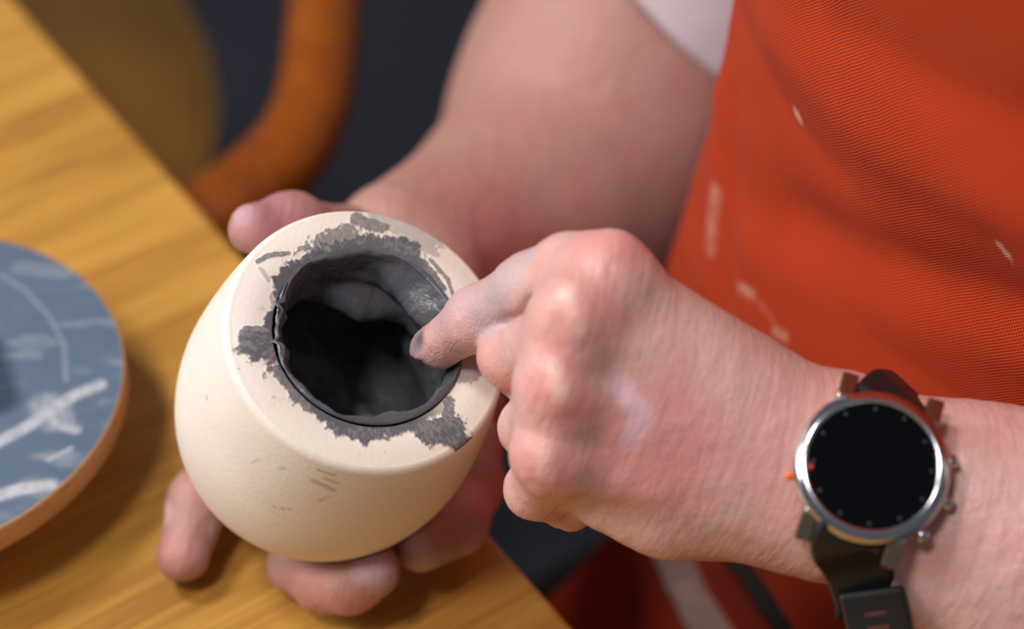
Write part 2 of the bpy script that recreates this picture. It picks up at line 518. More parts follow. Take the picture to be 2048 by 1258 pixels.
def pot_sdf(p):
    """rough signed distance to the pot's outer shape"""
    q = np.asarray(p, float) - RC
    h = q @ AX; r = np.linalg.norm(q - h[..., None] * AX, axis=-1)
    h2 = -outer[:, 1]
    pr = resample(np.vstack([outer, [[0.0, -0.115]]]), 120)
    d = np.min(np.hypot(r[..., None] - pr[:, 0], h[..., None] - pr[:, 1]), -1)
    dtop = np.abs(h)
    inside = (h < 0) & (h > -0.115) & (r < pot_r(h))
    d = np.where((r < 0.0495) & (h > -0.05), np.minimum(d, dtop), d)
    return np.where(inside, -d, d)
def rim_uv(px, py):
    """pixel -> point on the rim plane in (E1, E2) metres"""
    a = P(px, py, 0.3); b = P(px, py, 1.2)
    t = ((RC - a) @ AX) / ((b - a) @ AX)
    q = a + (b - a) * t - RC
    return np.array([q @ E1, q @ E2])
MR = 0.0335
prof = np.vstack([[(MR - 0.0005, -0.030), (MR, -0.012), (MR, -0.004), (MR + 0.0005, -0.0015)],
                  np.stack([np.linspace(MR + 0.001, 0.0485, 64), -0.0008 + 0.0008 * np.sin(np.linspace(0, np.pi, 64))], -1),
                  resample(outer, 150), [(0.015, -0.1155), (0.0005, -0.1155)]])
NS = 900
V, th = lathe_pts(prof, NS, (0, 0, 0), (1, 0, 0), (0, 1, 0), (0, 0, 1))
r_ = np.hypot(V[:, 0], V[:, 1]); h_ = V[:, 2]
Q = V[:, :2]
ang = np.arctan2(V[:, 1], V[:, 0])
# pigment: plaster with pinkish and yellowish clouding, clay where it was smeared
n1 = fbm(V, 55, 4, 1); n2 = fbm(V, 25, 3, 5)
streak = fbm(np.stack([ang * 9, r_ * 900, h_ * 200], -1), 1.0, 4, 7)          # smears follow the turning
cross = fbm(np.stack([ang * 26, r_ * 260, h_ * 200], -1), 1.0, 4, 8)          # scratches across the rim
fine = fbm(V, 420, 4, 11); blot = fbm(V, 170, 3, 13); fine2 = fbm(np.stack([ang * 55, r_ * 700, h_ * 300], -1), 1.0, 4, 19)
clay = np.zeros(len(V))
on_rim = (h_ > -0.0025) & (r_ > MR - 0.002)
def stroke(pts, w, amt, soft=1.0, rag=0.5, noise=None):
    q = [rim_uv(*p) for p in pts]
    d = np.full(len(Q), 1e9)
    for a, b in zip(q[:-1], q[1:]):
        ab = b - a; t = np.clip(((Q - a) @ ab) / (ab @ ab), 0, 1)
        d = np.minimum(d, np.linalg.norm(Q - a - t[:, None] * ab, axis=1))
    nn = 0.20 * (cross if noise is None else noise) + 0.2 * fine2 + 0.25 * fine + 0.35 * blot
    x = 1.25 - d / w + (nn - 0.5) * (2.2 + 1.6 * rag)
    m = sstep(-0.05, 0.30 * soft, x) * (d < 2.6 * w)
    return m * amt * (0.88 + 0.12 * sstep(0.3, 0.6, fine2)) * on_rim
ringw = 0.0035 + 0.0030 * (fbm(np.stack([np.cos(ang) * 2, np.sin(ang) * 2, 0 * ang], -1), 2.2, 3, 31) - 0.45) * 3
ring = sstep(0.0, 0.0018, (MR + np.maximum(ringw, 0.0006) - r_) + 0.0035 * (cross - 0.5)) * on_rim
left_bias = 0.25 + 0.75 * np.clip(sstep(-0.35, 0.25, -np.cos(ang)) + sstep(0.5, 0.9, np.sin(ang)) + sstep(0.55, 0.9, -np.sin(ang)), 0, 1)
clay = np.maximum(clay, ring * left_bias)
clay = np.maximum(clay, stroke([(500, 690), (560, 690), (585, 700)], 0.0055, 1.0, noise=fine))
clay = np.maximum(clay, stroke([(490, 665), (560, 660)], 0.0022, 0.85))
clay = np.maximum(clay, stroke([(575, 640), (590, 700), (620, 760), (680, 805), (760, 830)], 0.0036, 1.0, rag=0.35))
clay = np.maximum(clay, stroke([(565, 745), (620, 800), (660, 820)], 0.0035, 0.9, noise=fine, rag=0.75))
clay = np.maximum(clay, stroke([(680, 845), (720, 860), (770, 850)], 0.0042, 1.0, noise=fine))
clay = np.maximum(clay, stroke([(855, 860), (905, 862), (925, 880)], 0.0042, 1.0, noise=fine))
clay = np.maximum(clay, stroke([(897, 800), (895, 838)], 0.0020, 0.9))
clay = np.maximum(clay, stroke([(925, 740), (950, 715)], 0.0045, 0.6, rag=0.9))
clay = np.maximum(clay, stroke([(565, 590), (600, 540), (650, 510)], 0.0038, 1.0, noise=cross, rag=0.7))
clay = np.maximum(clay, stroke([(690, 500), (760, 492), (820, 500)], 0.0036, 1.0, rag=0.7))
clay = np.maximum(clay, stroke([(800, 505), (850, 530), (885, 575)], 0.0012, 0.9))
clay = np.maximum(clay, stroke([(860, 520), (895, 560), (905, 590)], 0.0007, 0.8))
clay = np.maximum(clay, stroke([(690, 470), (650, 490)], 0.0035, 0.8, rag=0.9))
clay = np.maximum(clay, stroke([(760, 430), (810, 450), (850, 478)], 0.0050, 0.45, rag=1.6, noise=streak))
clay = np.maximum(clay, stroke([(715, 436), (740, 446), (765, 452)], 0.0024, 0.85, rag=0.8, noise=streak))
clay = np.maximum(clay, stroke([(515, 522), (535, 510), (575, 506)], 0.0008, 0.85, rag=0.3))
clay = np.maximum(clay, stroke([(520, 535), (535, 560)], 0.0008, 0.4, rag=0.9))
clay = np.maximum(clay, stroke([(545, 590), (552, 640)], 0.0016, 0.5, rag=1.0))
clay = np.maximum(clay, 0.8 * on_rim * sstep(0.60, 0.66, fine) * sstep(0.45, 0.7, n1) * sstep(0.047, 0.040, r_))
clay = np.where((r_ <= MR + 0.0012) & (h_ > -0.05), 1.0, clay)
# marks on the body, at the height and side where they sit
W = RC + V[:, :1] * E1 + V[:, 1:2] * E2 + V[:, 2:3] * AX
d_ = W - np.array([0, 0, CZ])
Dd = S2 * (d_[:, 1] - d_[:, 2]); sxp = 1024 + d_[:, 0] / Dd * FPX; syp = 629 - S2 * (d_[:, 1] + d_[:, 2]) / Dd * FPX
nrm_out = (V[:, :1] * E1 + V[:, 1:2] * E2) / np.maximum(r_, 1e-6)[:, None]
front = (np.sum(nrm_out * (np.array([0, 0, CZ]) - W), 1) > 0) & (h_ < -0.006) & (r_ > 0.03)
body_pt = lambda px, py: V[np.where(front)[0][np.argmin((sxp[front] - px) ** 2 + (syp[front] - py) ** 2)]]
def dab(pts, w, amt):
    q = [body_pt(*p) for p in pts]
    d = np.full(len(V), 1e9)
    for a, b in zip(q[:-1], q[1:]):
        ab = b - a; t = np.clip(((V - a) @ ab) / max(ab @ ab, 1e-12), 0, 1)
        d = np.minimum(d, np.linalg.norm(V - a - t[:, None] * ab, axis=1))
    return (1 - sstep(w * 0.4, w * 1.5, d)) * amt * 0.75 * sstep(0.36, 0.62, 0.6 * fine + 0.4 * blot + 0.06) * (h_ < -0.006)
for pts, w, a in (([(640, 938), (668, 944)], 0.0012, 0.55), ([(628, 962), (655, 972), (668, 982)], 0.0012, 0.6), ([(640, 1002), (660, 990)], 0.0007, 0.6),
                  ([(548, 1014), (582, 1018)], 0.0006, 0.6), ([(650, 958), (676, 968)], 0.001, 0.5), ([(345, 792), (352, 860)], 0.0004, 0.5), ([(412, 792), (415, 797)], 0.0006, 0.6),
                  ([(505, 925), (520, 918)], 0.0006, 0.3), ([(560, 940), (570, 935)], 0.0006, 0.35)):
    clay = np.maximum(clay, dab(pts, w, a))
plast = lin(234, 224, 210)[None] + (n2[:, None] - 0.5) * np.array([0.02, 0.05, 0.12]) + (n1[:, None] - 0.5) * np.array([0.06, 0.05, 0.03])
pink = sstep(0.5, 0.62, fbm(V, 40, 3, 77))[:, None] * 0.35
plast = plast * (1 - pink) + lin(234, 216, 210) * pink
clayc = lin(97, 98, 104)[None] * (0.85 + 0.3 * fine[:, None])
colr = plast * (1 - clay[:, None]) + clayc * clay[:, None]
# clay stands a little proud of the plaster
lift = 0.00035 * clay * on_rim * (0.6 + 0.8 * fine)
W2 = W + lift[:, None] * AX + (0.0004 * (fbm(V, 30, 2, 91) - 0.5))[:, None] * nrm_out
o = mesh_np('body', W2, grid_faces(NS, len(prof), close_u=True), M_PLASTER, None, True, colr, {'gloss': 0.5 - 0.08 * clay})
put(o, pot)
# clay lining pressed into the hollow: lumpy, with a fold on the far side and a thin lip
NL, NH = 360, 170
th = np.linspace(0, 2 * np.pi, NL, endpoint=False)
tt = np.linspace(0, 1, NH)
lp = resample([(MR + 0.0014, 0.0000), (MR + 0.0006, 0.0006), (MR - 0.0003, 0.0004), (MR - 0.0012, -0.002), (MR - 0.0022, -0.010), (MR - 0.001, -0.025), (MR + 0.006, -0.045), (MR + 0.008, -0.062), (MR + 0.003, -0.080), (0.024, -0.092), (0.012, -0.096), (0.0004, -0.097)], NH)
TH, HI = np.meshgrid(th, np.arange(NH), indexing='ij')
R = lp[HI, 0]; H = lp[HI, 1]
PH = np.stack([np.cos(TH) * R, np.sin(TH) * R, H], -1).reshape(-1, 3)
lum = fbm(PH, 48, 2, 41).reshape(NL, NH); lum2 = fbm(PH, 200, 3, 44).reshape(NL, NH)
def gauss(a, b): return np.exp(-a * a / (2 * b * b))
def dth(a): return (TH - math.radians(a) + np.pi) % (2 * np.pi) - np.pi
inset = 0.0050 * (lum - 0.5) * 2 * sstep(4, 30, HI) + 0.0009 * (lum2 - 0.5) * 2 * sstep(2, 26, HI)
inset += 0.0100 * gauss(H + 0.0095, 0.0052) * gauss(dth(-42), 0.36)          # rounded roll under the far right rim
inset += 0.0130 * gauss(H + 0.027, 0.0065) * gauss(dth(-82), 0.42)           # flap hanging below it
inset -= 0.0050 * gauss(H + 0.0180, 0.0022) * gauss(dth(-62), 0.6)
inset += 0.0080 * gauss(H + 0.050, 0.010) * gauss(dth(-20), 0.35)
inset += 0.0110 * gauss(H + 0.066, 0.009) * gauss(dth(80), 0.30) + 0.0100 * gauss(H + 0.074, 0.008) * gauss(dth(125), 0.22)
H = H + 0.010 * gauss(R, 0.02) * (lum - 0.4) * sstep(110, 150, HI)
inset += 0.0030 * gauss(H + 0.004, 0.004) * gauss(dth(178), 0.30) * (0.6 + 0.8 * lum2)
for a in (168, 193):
    inset -= 0.0030 * gauss(dth(a + 6 * (lum2[:, :1].mean() - 0.5)), 0.018) * gauss(H + 0.006, 0.006)
inset += 0.0012 * gauss(H + 0.002, 0.003) * sstep(0.2, 0.8, np.sin(TH))
R2 = np.maximum(R - inset, 0.0003)
jag = (0.0002 + 0.0016 * sstep(0.4, 0.9, -np.cos(TH)) * sstep(0.8, 0.2, np.sin(TH))) * (fbm(np.stack([np.cos(TH) * 7, np.sin(TH) * 7, H * 300], -1).reshape(-1, 3), 1.0, 3, 52).reshape(NL, NH) - 0.5) * 2 * (HI < 14)
W = RC + (R2 * np.cos(TH))[..., None] * E1 + (R2 * np.sin(TH))[..., None] * E2 + (H + jag)[..., None] * AX
cl = lin(86, 86, 92)[None, None] * (0.8 + 0.4 * lum2[..., None])
o = mesh_np('clay_lining', W.reshape(-1, 3), grid_faces(NL, NH, close_u=True), M_CLAY, None, True, cl.reshape(-1, 3))
o['label'] = 'dark grey wet clay pressed inside the pot'
put(o, pot)

# ------------------------------------------------------------------ person: arms and hands as one implicit surface
def smin(a, b, k):
    h = np.maximum(k - np.abs(a - b), 0) / k
    return np.minimum(a, b) - h * h * k * 0.25
def smax(a, b, k): return -smin(-a, -b, k)
def cone(a, b, ra, rb):
    a = np.asarray(a, np.float32); b = np.asarray(b, np.float32)
    ba = b - a; L = float(ba @ ba)
    def f(p):
        q = p - a
        t = np.clip((q @ ba) / L, 0, 1)
        return np.sqrt(np.maximum(((q - t[:, None] * ba) ** 2).sum(1), 1e-12)) - (ra + (rb - ra) * t)
    return f
def ball(c, r):
    c = np.asarray(c, np.float32)
    return lambda p: np.sqrt(((p - c) ** 2).sum(1)) - r
def ellipsoid(c, X, Y, Z, rx, ry, rz):
    c = np.asarray(c, np.float32); A = np.stack([unit(X), unit(Y), unit(Z)], 1).astype(np.float32)
    r = np.array([rx, ry, rz], np.float32)
    def f(p):
        q = (p - c) @ A
        k0 = np.sqrt(((q / r) ** 2).sum(1)); k1 = np.sqrt(((q / (r * r)) ** 2).sum(1)) + 1e-9
        return k0 * (k0 - 1) / k1
    return f
def chain(pts, rad, k=0.004):
    c = [cone(a, b, ra, rb) for a, b, ra, rb in zip(pts[:-1], pts[1:], rad[:-1], rad[1:])]
    def f(p):
        d = c[0](p)
        for g in c[1:]: d = smin(d, g(p), k)
        return d
    f.parts = c
    return f
def pot_fast(p):
    q = p - RC.astype(np.float32)
    h = q @ AX.astype(np.float32)
    r = np.sqrt(np.maximum((q * q).sum(1) - h * h, 1e-12))
    return np.maximum(np.maximum((r - np.interp(-h, -outer[:, 1], outer[:, 0])) * 0.92, -h - 0.115), h)

class Flesh:
    def __init__(s): s.base = []; s.fingers = []; s.extra = []; s.cuts = []; s.press = None; s.kf = 0.0013; s.kb = 0.007
    def __call__(s, p):
        p = np.asarray(p, np.float32)
        d = None
        for g, k in s.base: d = g(p) if d is None else smin(d, g(p), k)
        fd = None
        for g in s.fingers: fd = g(p) if fd is None else smin(fd, g(p), s.kf)
        if fd is not None: d = smin(d, fd, s.kb)
        for g, k in s.extra: d = smin(d, g(p), k)
        for g, k in s.cuts: d = smax(d, -g(p), k)
        if s.press is not None: d = smax(d, -s.press(p) + 0.0002, 0.002)
        return d

def nets(fn, lo, hi, h, B=14):
    """sparse surface nets: only blocks near the surface are sampled"""
    lo = np.asarray(lo, float); hi = np.asarray(hi, float)
    nb = np.ceil((hi - lo) / (h * B)).astype(int)
    ii = np.stack(np.meshgrid(*[np.arange(n) for n in nb], indexing='ij'), -1).reshape(-1, 3)
    c = lo + (ii + 0.5) * h * B
    act = np.zeros(len(c), bool)
    for s in range(0, len(c), 200000):
        act[s:s + 200000] = np.abs(fn(c[s:s + 200000])) < h * B * 0.87 * 1.35 + 0.004
    ii = ii[act]
    r = np.arange(B + 1)
    loc = np.stack(np.meshgrid(r, r, r, indexing='ij'), -1).reshape(-1, 3)
    cells = []; verts = []; edges = [[], [], []]
    corner = [(a, b, c_) for a in (0, 1) for b in (0, 1) for c_ in (0, 1)]
    for s in range(0, len(ii), 40):
        blk = ii[s:s + 40]
        g = blk[:, None, :] * B + loc[None]
        d = fn((lo + g.reshape(-1, 3) * h)).reshape(len(blk), B + 1, B + 1, B + 1)
        neg = d < 0
        cnt = sum(neg[:, a:a + B, b:b + B, e:e + B].astype(np.int8) for a, b, e in corner)
        bi, x, y, z = np.where((cnt > 0) & (cnt < 8))
        if len(bi) == 0: continue
        dv = {cn: d[bi, x + cn[0], y + cn[1], z + cn[2]] for cn in corner}
        acc = np.zeros((len(bi), 3)); n = np.zeros(len(bi))
        for c0 in corner:
            for ax in range(3):
                if c0[ax]: continue
                c1 = list(c0); c1[ax] = 1; c1 = tuple(c1)
                m = (dv[c0] < 0) != (dv[c1] < 0)
                t = dv[c0] / np.where(np.abs(dv[c0] - dv[c1]) < 1e-12, 1, dv[c0] - dv[c1])
                pt = np.array(c0, float)[None] + np.zeros((len(bi), 3)); pt[:, ax] = t
                acc += np.where(m[:, None], pt, 0); n += m
        gc = blk[bi] * B + np.stack([x, y, z], -1)
        cells.append(gc); verts.append(lo + (gc + acc / n[:, None]) * h)
        for ax in range(3):
            c1 = [0, 0, 0]; c1[ax] = 1
            a0 = dv[(0, 0, 0)] < 0; a1 = dv[tuple(c1)] < 0
            m = a0 != a1
            edges[ax].append(np.concatenate([gc[m], a0[m][:, None]], 1))
    cells = np.concatenate(cells); verts = np.concatenate(verts)
    K = lambda g: (g[:, 0].astype(np.int64) * 100003 + g[:, 1]) * 100003 + g[:, 2]
    key = K(cells); order = np.argsort(key); ks = key[order]
    faces = []
    for ax in range(3):
        e = np.concatenate(edges[ax]); g = e[:, :3]; sgn = e[:, 3].astype(bool)
        u = (ax + 1) % 3; v = (ax + 2) % 3
        quad = []; ok = np.ones(len(g), bool)
        for du, dv_ in ((0, 0), (-1, 0), (-1, -1), (0, -1)):
            gg = g.copy(); gg[:, u] += du; gg[:, v] += dv_
            kk = K(gg); pos = np.clip(np.searchsorted(ks, kk), 0, len(ks) - 1)
            ok &= ks[pos] == kk; quad.append(order[pos])
        q = np.stack(quad, 1); q[~sgn] = q[~sgn][:, ::-1]
        faces.append(q[ok])
    faces = np.concatenate(faces)
    v = verts
    for _ in range(2):
        d0 = fn(v); e = h * 0.5
        gr = np.stack([fn(v + np.eye(3)[a] * e) - d0 for a in range(3)], -1) / e
        g2 = (gr ** 2).sum(1)
        v = v - np.clip(d0 / np.maximum(g2, 0.2), -h, h)[:, None] * gr
    nrm = gr / np.sqrt(np.maximum(g2, 1e-9))[:, None]
    return v, faces, nrm

# ---- left hand: fist with the forefinger reaching into the pot, watch wrist, forearm
LW = P(1745, 965, 0.668); LF = P(2060, 1098, 0.676); LE = P(2900, 1345, 0.742)
LS = np.array([0.335, 0.500, 1.03])
ld = unit(LF - LW); view = unit(P(1745, 965, 1.0) - P(1745, 965, 0.1))
lside = unit(np.cross(ld, view)); lside = lside if lside[2] > 0 else -lside       # towards the picture's top
left = Flesh(); left.kf = 0.0025; left.kb = 0.010
def pair(a, b, side_a, ra, side_b, rb, sv):
    return [(cone(a + sv * side_a, b + sv * side_b, ra, rb), 0.02), (cone(a - sv * side_a, b - sv * side_b, ra, rb), 0.02)]
left.base += pair(LW - ld * 0.012, LW + ld * 0.03, 0.0098, 0.0222, 0.0105, 0.0225, lside)
left.base += pair(LW + ld * 0.03, LF, 0.0105, 0.0225, 0.009, 0.0325, lside)
left.base += [(cone(LF, LF + unit(LE - LF) * 0.10, 0.038, 0.048), 0.03), (cone(LF + unit(LE - LF) * 0.10, LE, 0.048, 0.047), 0.03), (cone(LE, LS, 0.052, 0.062), 0.04)]
L = dict(im=P(1212, 556, 0.647), mm=P(1152, 652, 0.643), rm=P(1120, 785, 0.647), pm=P(1110, 912, 0.655))
for key, w, r0, r1 in (('im', (1660, 868, 0.664), 0.0112, 0.0165), ('mm', (1668, 905, 0.660), 0.0118, 0.0165), ('rm', (1668, 955, 0.660), 0.0112, 0.0165), ('pm', (1660, 1010, 0.664), 0.0105, 0.0165)):
    left.base.append((cone(L[key], P(*w), r0, r1), 0.013))
left.base += [(cone(P(1215, 985, 0.676), P(1340, 1002, 0.676), 0.0128, 0.0165), 0.012), (cone(P(1340, 1002, 0.676), P(1640, 1038, 0.672), 0.0165, 0.0185), 0.015)]
left.base += [(cone(P(1250, 640, 0.668), P(1600, 880, 0.676), 0.012, 0.014), 0.015), (cone(P(1250, 860, 0.668), P(1600, 960, 0.676), 0.013, 0.014), 0.015)]
left.fingers = [
    chain([L['im'], P(1140, 542, 0.656), P(1064, 574, 0.668), P(955, 637, 0.690), P(880, 690, 0.7065)], [0.0122, 0.0118, 0.0113, 0.0103, 0.0087], 0.006),
    chain([L['mm'], P(1026, 712, 0.678), P(1090, 790, 0.704), P(1160, 772, 0.692)], [0.0124, 0.0114, 0.0098, 0.008], 0.004),
    chain([L['rm'], P(1064, 856, 0.682), P(1120, 900, 0.706), P(1180, 870, 0.694)], [0.0120, 0.0107, 0.0092, 0.008], 0.004),
    chain([L['pm'], P(1070, 978, 0.684), P(1138, 1010, 0.699), P(1190, 990, 0.690)], [0.0112, 0.0098, 0.0084, 0.0075], 0.004),
    chain([P(1560, 850, 0.69), P(1390, 745, 0.712), P(1250, 700, 0.720), P(1140, 690, 0.715)], [0.014, 0.0125, 0.0105, 0.0085], 0.005)]
# knuckle heads and the soft pad of the forefinger tip
for px, py, D, r in ((1222, 562, 0.645, 0.0098), (1142, 628, 0.6385, 0.0098), (1114, 762, 0.6425, 0.0094), (1102, 895, 0.650, 0.0086)):
    left.extra.append((ball(P(px, py, D), r), 0.014))
for px, py, D, r in ((1138, 600, 0.6315, 0.0052), (1152, 640, 0.6312, 0.0045), (1110, 742, 0.6345, 0.0052), (1118, 780, 0.6345, 0.0042), (1088, 905, 0.6425, 0.0050), (1225, 512, 0.640, 0.0055)):
    left.extra.append((ball(P(px, py, D + 0.0022), r), 0.007))
# tendons fading into the back of the hand
for a, b in (((1145, 630, 0.634), (1420, 770, 0.650)), ((1115, 765, 0.638), (1400, 850, 0.650)), ((1205, 520, 0.639), (1440, 680, 0.652))):
    left.extra.append((cone(P(*a), P(*b), 0.0038, 0.002), 0.006))
# skin folds: between the fingers, at the little finger's bend and on the finger joints
for a, b, r, k in (((1066, 705, 0.660), (1010, 795, 0.680), 0.0011, 0.003), ((1170, 552, 0.640), (1075, 612, 0.655), 0.0010, 0.006), ((1075, 612, 0.655), (1005, 650, 0.668), 0.0010, 0.003), ((1045, 885, 0.672), (1040, 925, 0.68), 0.0012, 0.004), ((1088, 1005, 0.684), (1128, 1058, 0.700), 0.0010, 0.002), ((1192, 1000, 0.672), (1215, 1062, 0.69), 0.0012, 0.004)):
    left.cuts.append((cone(P(*a), P(*b), r, r), k))
# forefinger nail: a shallow bed with a free edge
idir = unit(P(880, 690, 0.7065) - P(955, 637, 0.690))
nail_up = unit(P(860, 640, 0.690) - P(880, 690, 0.7065)); nail_up = unit(nail_up - idir * (nail_up @ idir))
nail_c = P(880, 690, 0.7065) + idir * 0.0035 + nail_up * 0.0062
left.extra.append((ellipsoid(nail_c, idir, np.cross(idir, nail_up), nail_up, 0.0068, 0.0056, 0.0016), 0.0008))

# ---- right hand: under the pot, thumb on its far shoulder, finger ends showing below
RE = P(1198, 300, 1.06); RM = P(1032, 420, 0.957); RW = P(803, 505, 0.860)
RS = RE + np.array([0.055, 0.045, 0.29])
rd = unit(RW - RE); rview = unit(P(900, 430, 1.0) - P(900, 430, 0.1))
rside = unit(np.cross(rd, rview))
right = Flesh(); right.kf = 0.002; right.kb = 0.009
right.base += [(cone(RS, RE, 0.062, 0.055), 0.03), (cone(RE, RM, 0.056, 0.0495), 0.09), (ball(RE * 0.60 + RM * 0.22 + RS * 0.18, 0.046), 0.06)]
right.base += pair(RM, RW, 0.006, 0.043, 0.009, 0.0225, rside)
Rm = dict(im=P(640, 800, 0.845), mm=P(700, 945, 0.836), rm=P(805, 925, 0.842), pm=P(880, 850, 0.848))
for key, w in (('im', (765, 520, 0.860)), ('mm', (785, 530, 0.862)), ('rm', (820, 530, 0.864)), ('pm', (850, 530, 0.866))):
    right.base.append((cone(P(*w), Rm[key], 0.018, 0.0125), 0.016))
right.base.append((cone(P(870, 560, 0.85), P(940, 800, 0.845), 0.016, 0.015), 0.015))
right.fingers = [
    chain([Rm['im'], P(490, 880, 0.822), P(398, 1000, 0.797), P(367, 1110, 0.787)], [0.0125, 0.0120, 0.0116, 0.0106], 0.006),
    chain([Rm['mm'], P(602, 1128, 0.788), P(650, 1160, 0.773), P(700, 1162, 0.764), P(744, 1140, 0.757)], [0.0125, 0.0118, 0.0120, 0.0118, 0.0108], 0.006),
    chain([Rm['rm'], P(948, 970, 0.806), P(912, 1048, 0.784), P(842, 1090, 0.768)], [0.0124, 0.0118, 0.0116, 0.0106], 0.006),
    chain([Rm['pm'], P(955, 890, 0.828), P(955, 930, 0.812), P(940, 965, 0.800)], [0.0112, 0.0100, 0.0092, 0.0080]),
    chain([P(755, 560, 0.850), P(690, 490, 0.815), P(590, 455, 0.778), P(507, 458, 0.762)], [0.017, 0.0150, 0.0122, 0.0098], 0.006)]
right.extra = [(ball(P(575, 450, 0.775), 0.0115), 0.006)]
right.press = pot_fast

def skin_colour(v, nrm, spots, base, seed):
    n1 = fbm(v, 60, 3, seed); n2 = fbm(v, 240, 3, seed + 3); n3 = fbm(v, 900, 2, seed + 5)
    c = np.asarray(base)[None] * np.ones((len(v), 1))
    red = sstep(0.42, 0.68, n1)[:, None] * 0.45
    c = c * (1 - red) + c * np.array([1.02, 0.80, 0.82]) * red
    yel = sstep(0.5, 0.7, n2)[:, None] * 0.28
    c = c * (1 - yel) + c * np.array([0.97, 1.0, 0.90]) * yel
    c = c * (0.90 + 0.2 * n3[:, None])
    gl = np.full(len(v), 0.37) + 0.10 * (n2 - 0.5)
    if seed > 150: gl = gl + 0.16
    for p, rad, rgb, amt, rag in spots:
        p = np.asarray(p)
        if p.ndim == 1: d = np.linalg.norm(v - p, axis=1)
        else:
            d = np.full(len(v), 1e9)
            for a, b in zip(p[:-1], p[1:]):
                ab = b - a; t = np.clip(((v - a) @ ab) / max(ab @ ab, 1e-12), 0, 1)
                d = np.minimum(d, np.linalg.norm(v - a - t[:, None] * ab, axis=1))
        w = 1 - sstep(rad * 0.35, rad * 1.2, d)
        if rag: w = w * sstep(0.30, 0.60, w * 0.55 + rag * fbm(v, 380, 4, seed + 9) * 0.8)
        w = (w * amt)[:, None]
        c = c * (1 - w) + lin(*rgb) * w
        if rag: gl = gl + w[:, 0] * 0.2
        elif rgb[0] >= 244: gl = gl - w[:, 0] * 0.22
    return np.clip(c, 0, 1), np.clip(gl, 0.2, 0.9)

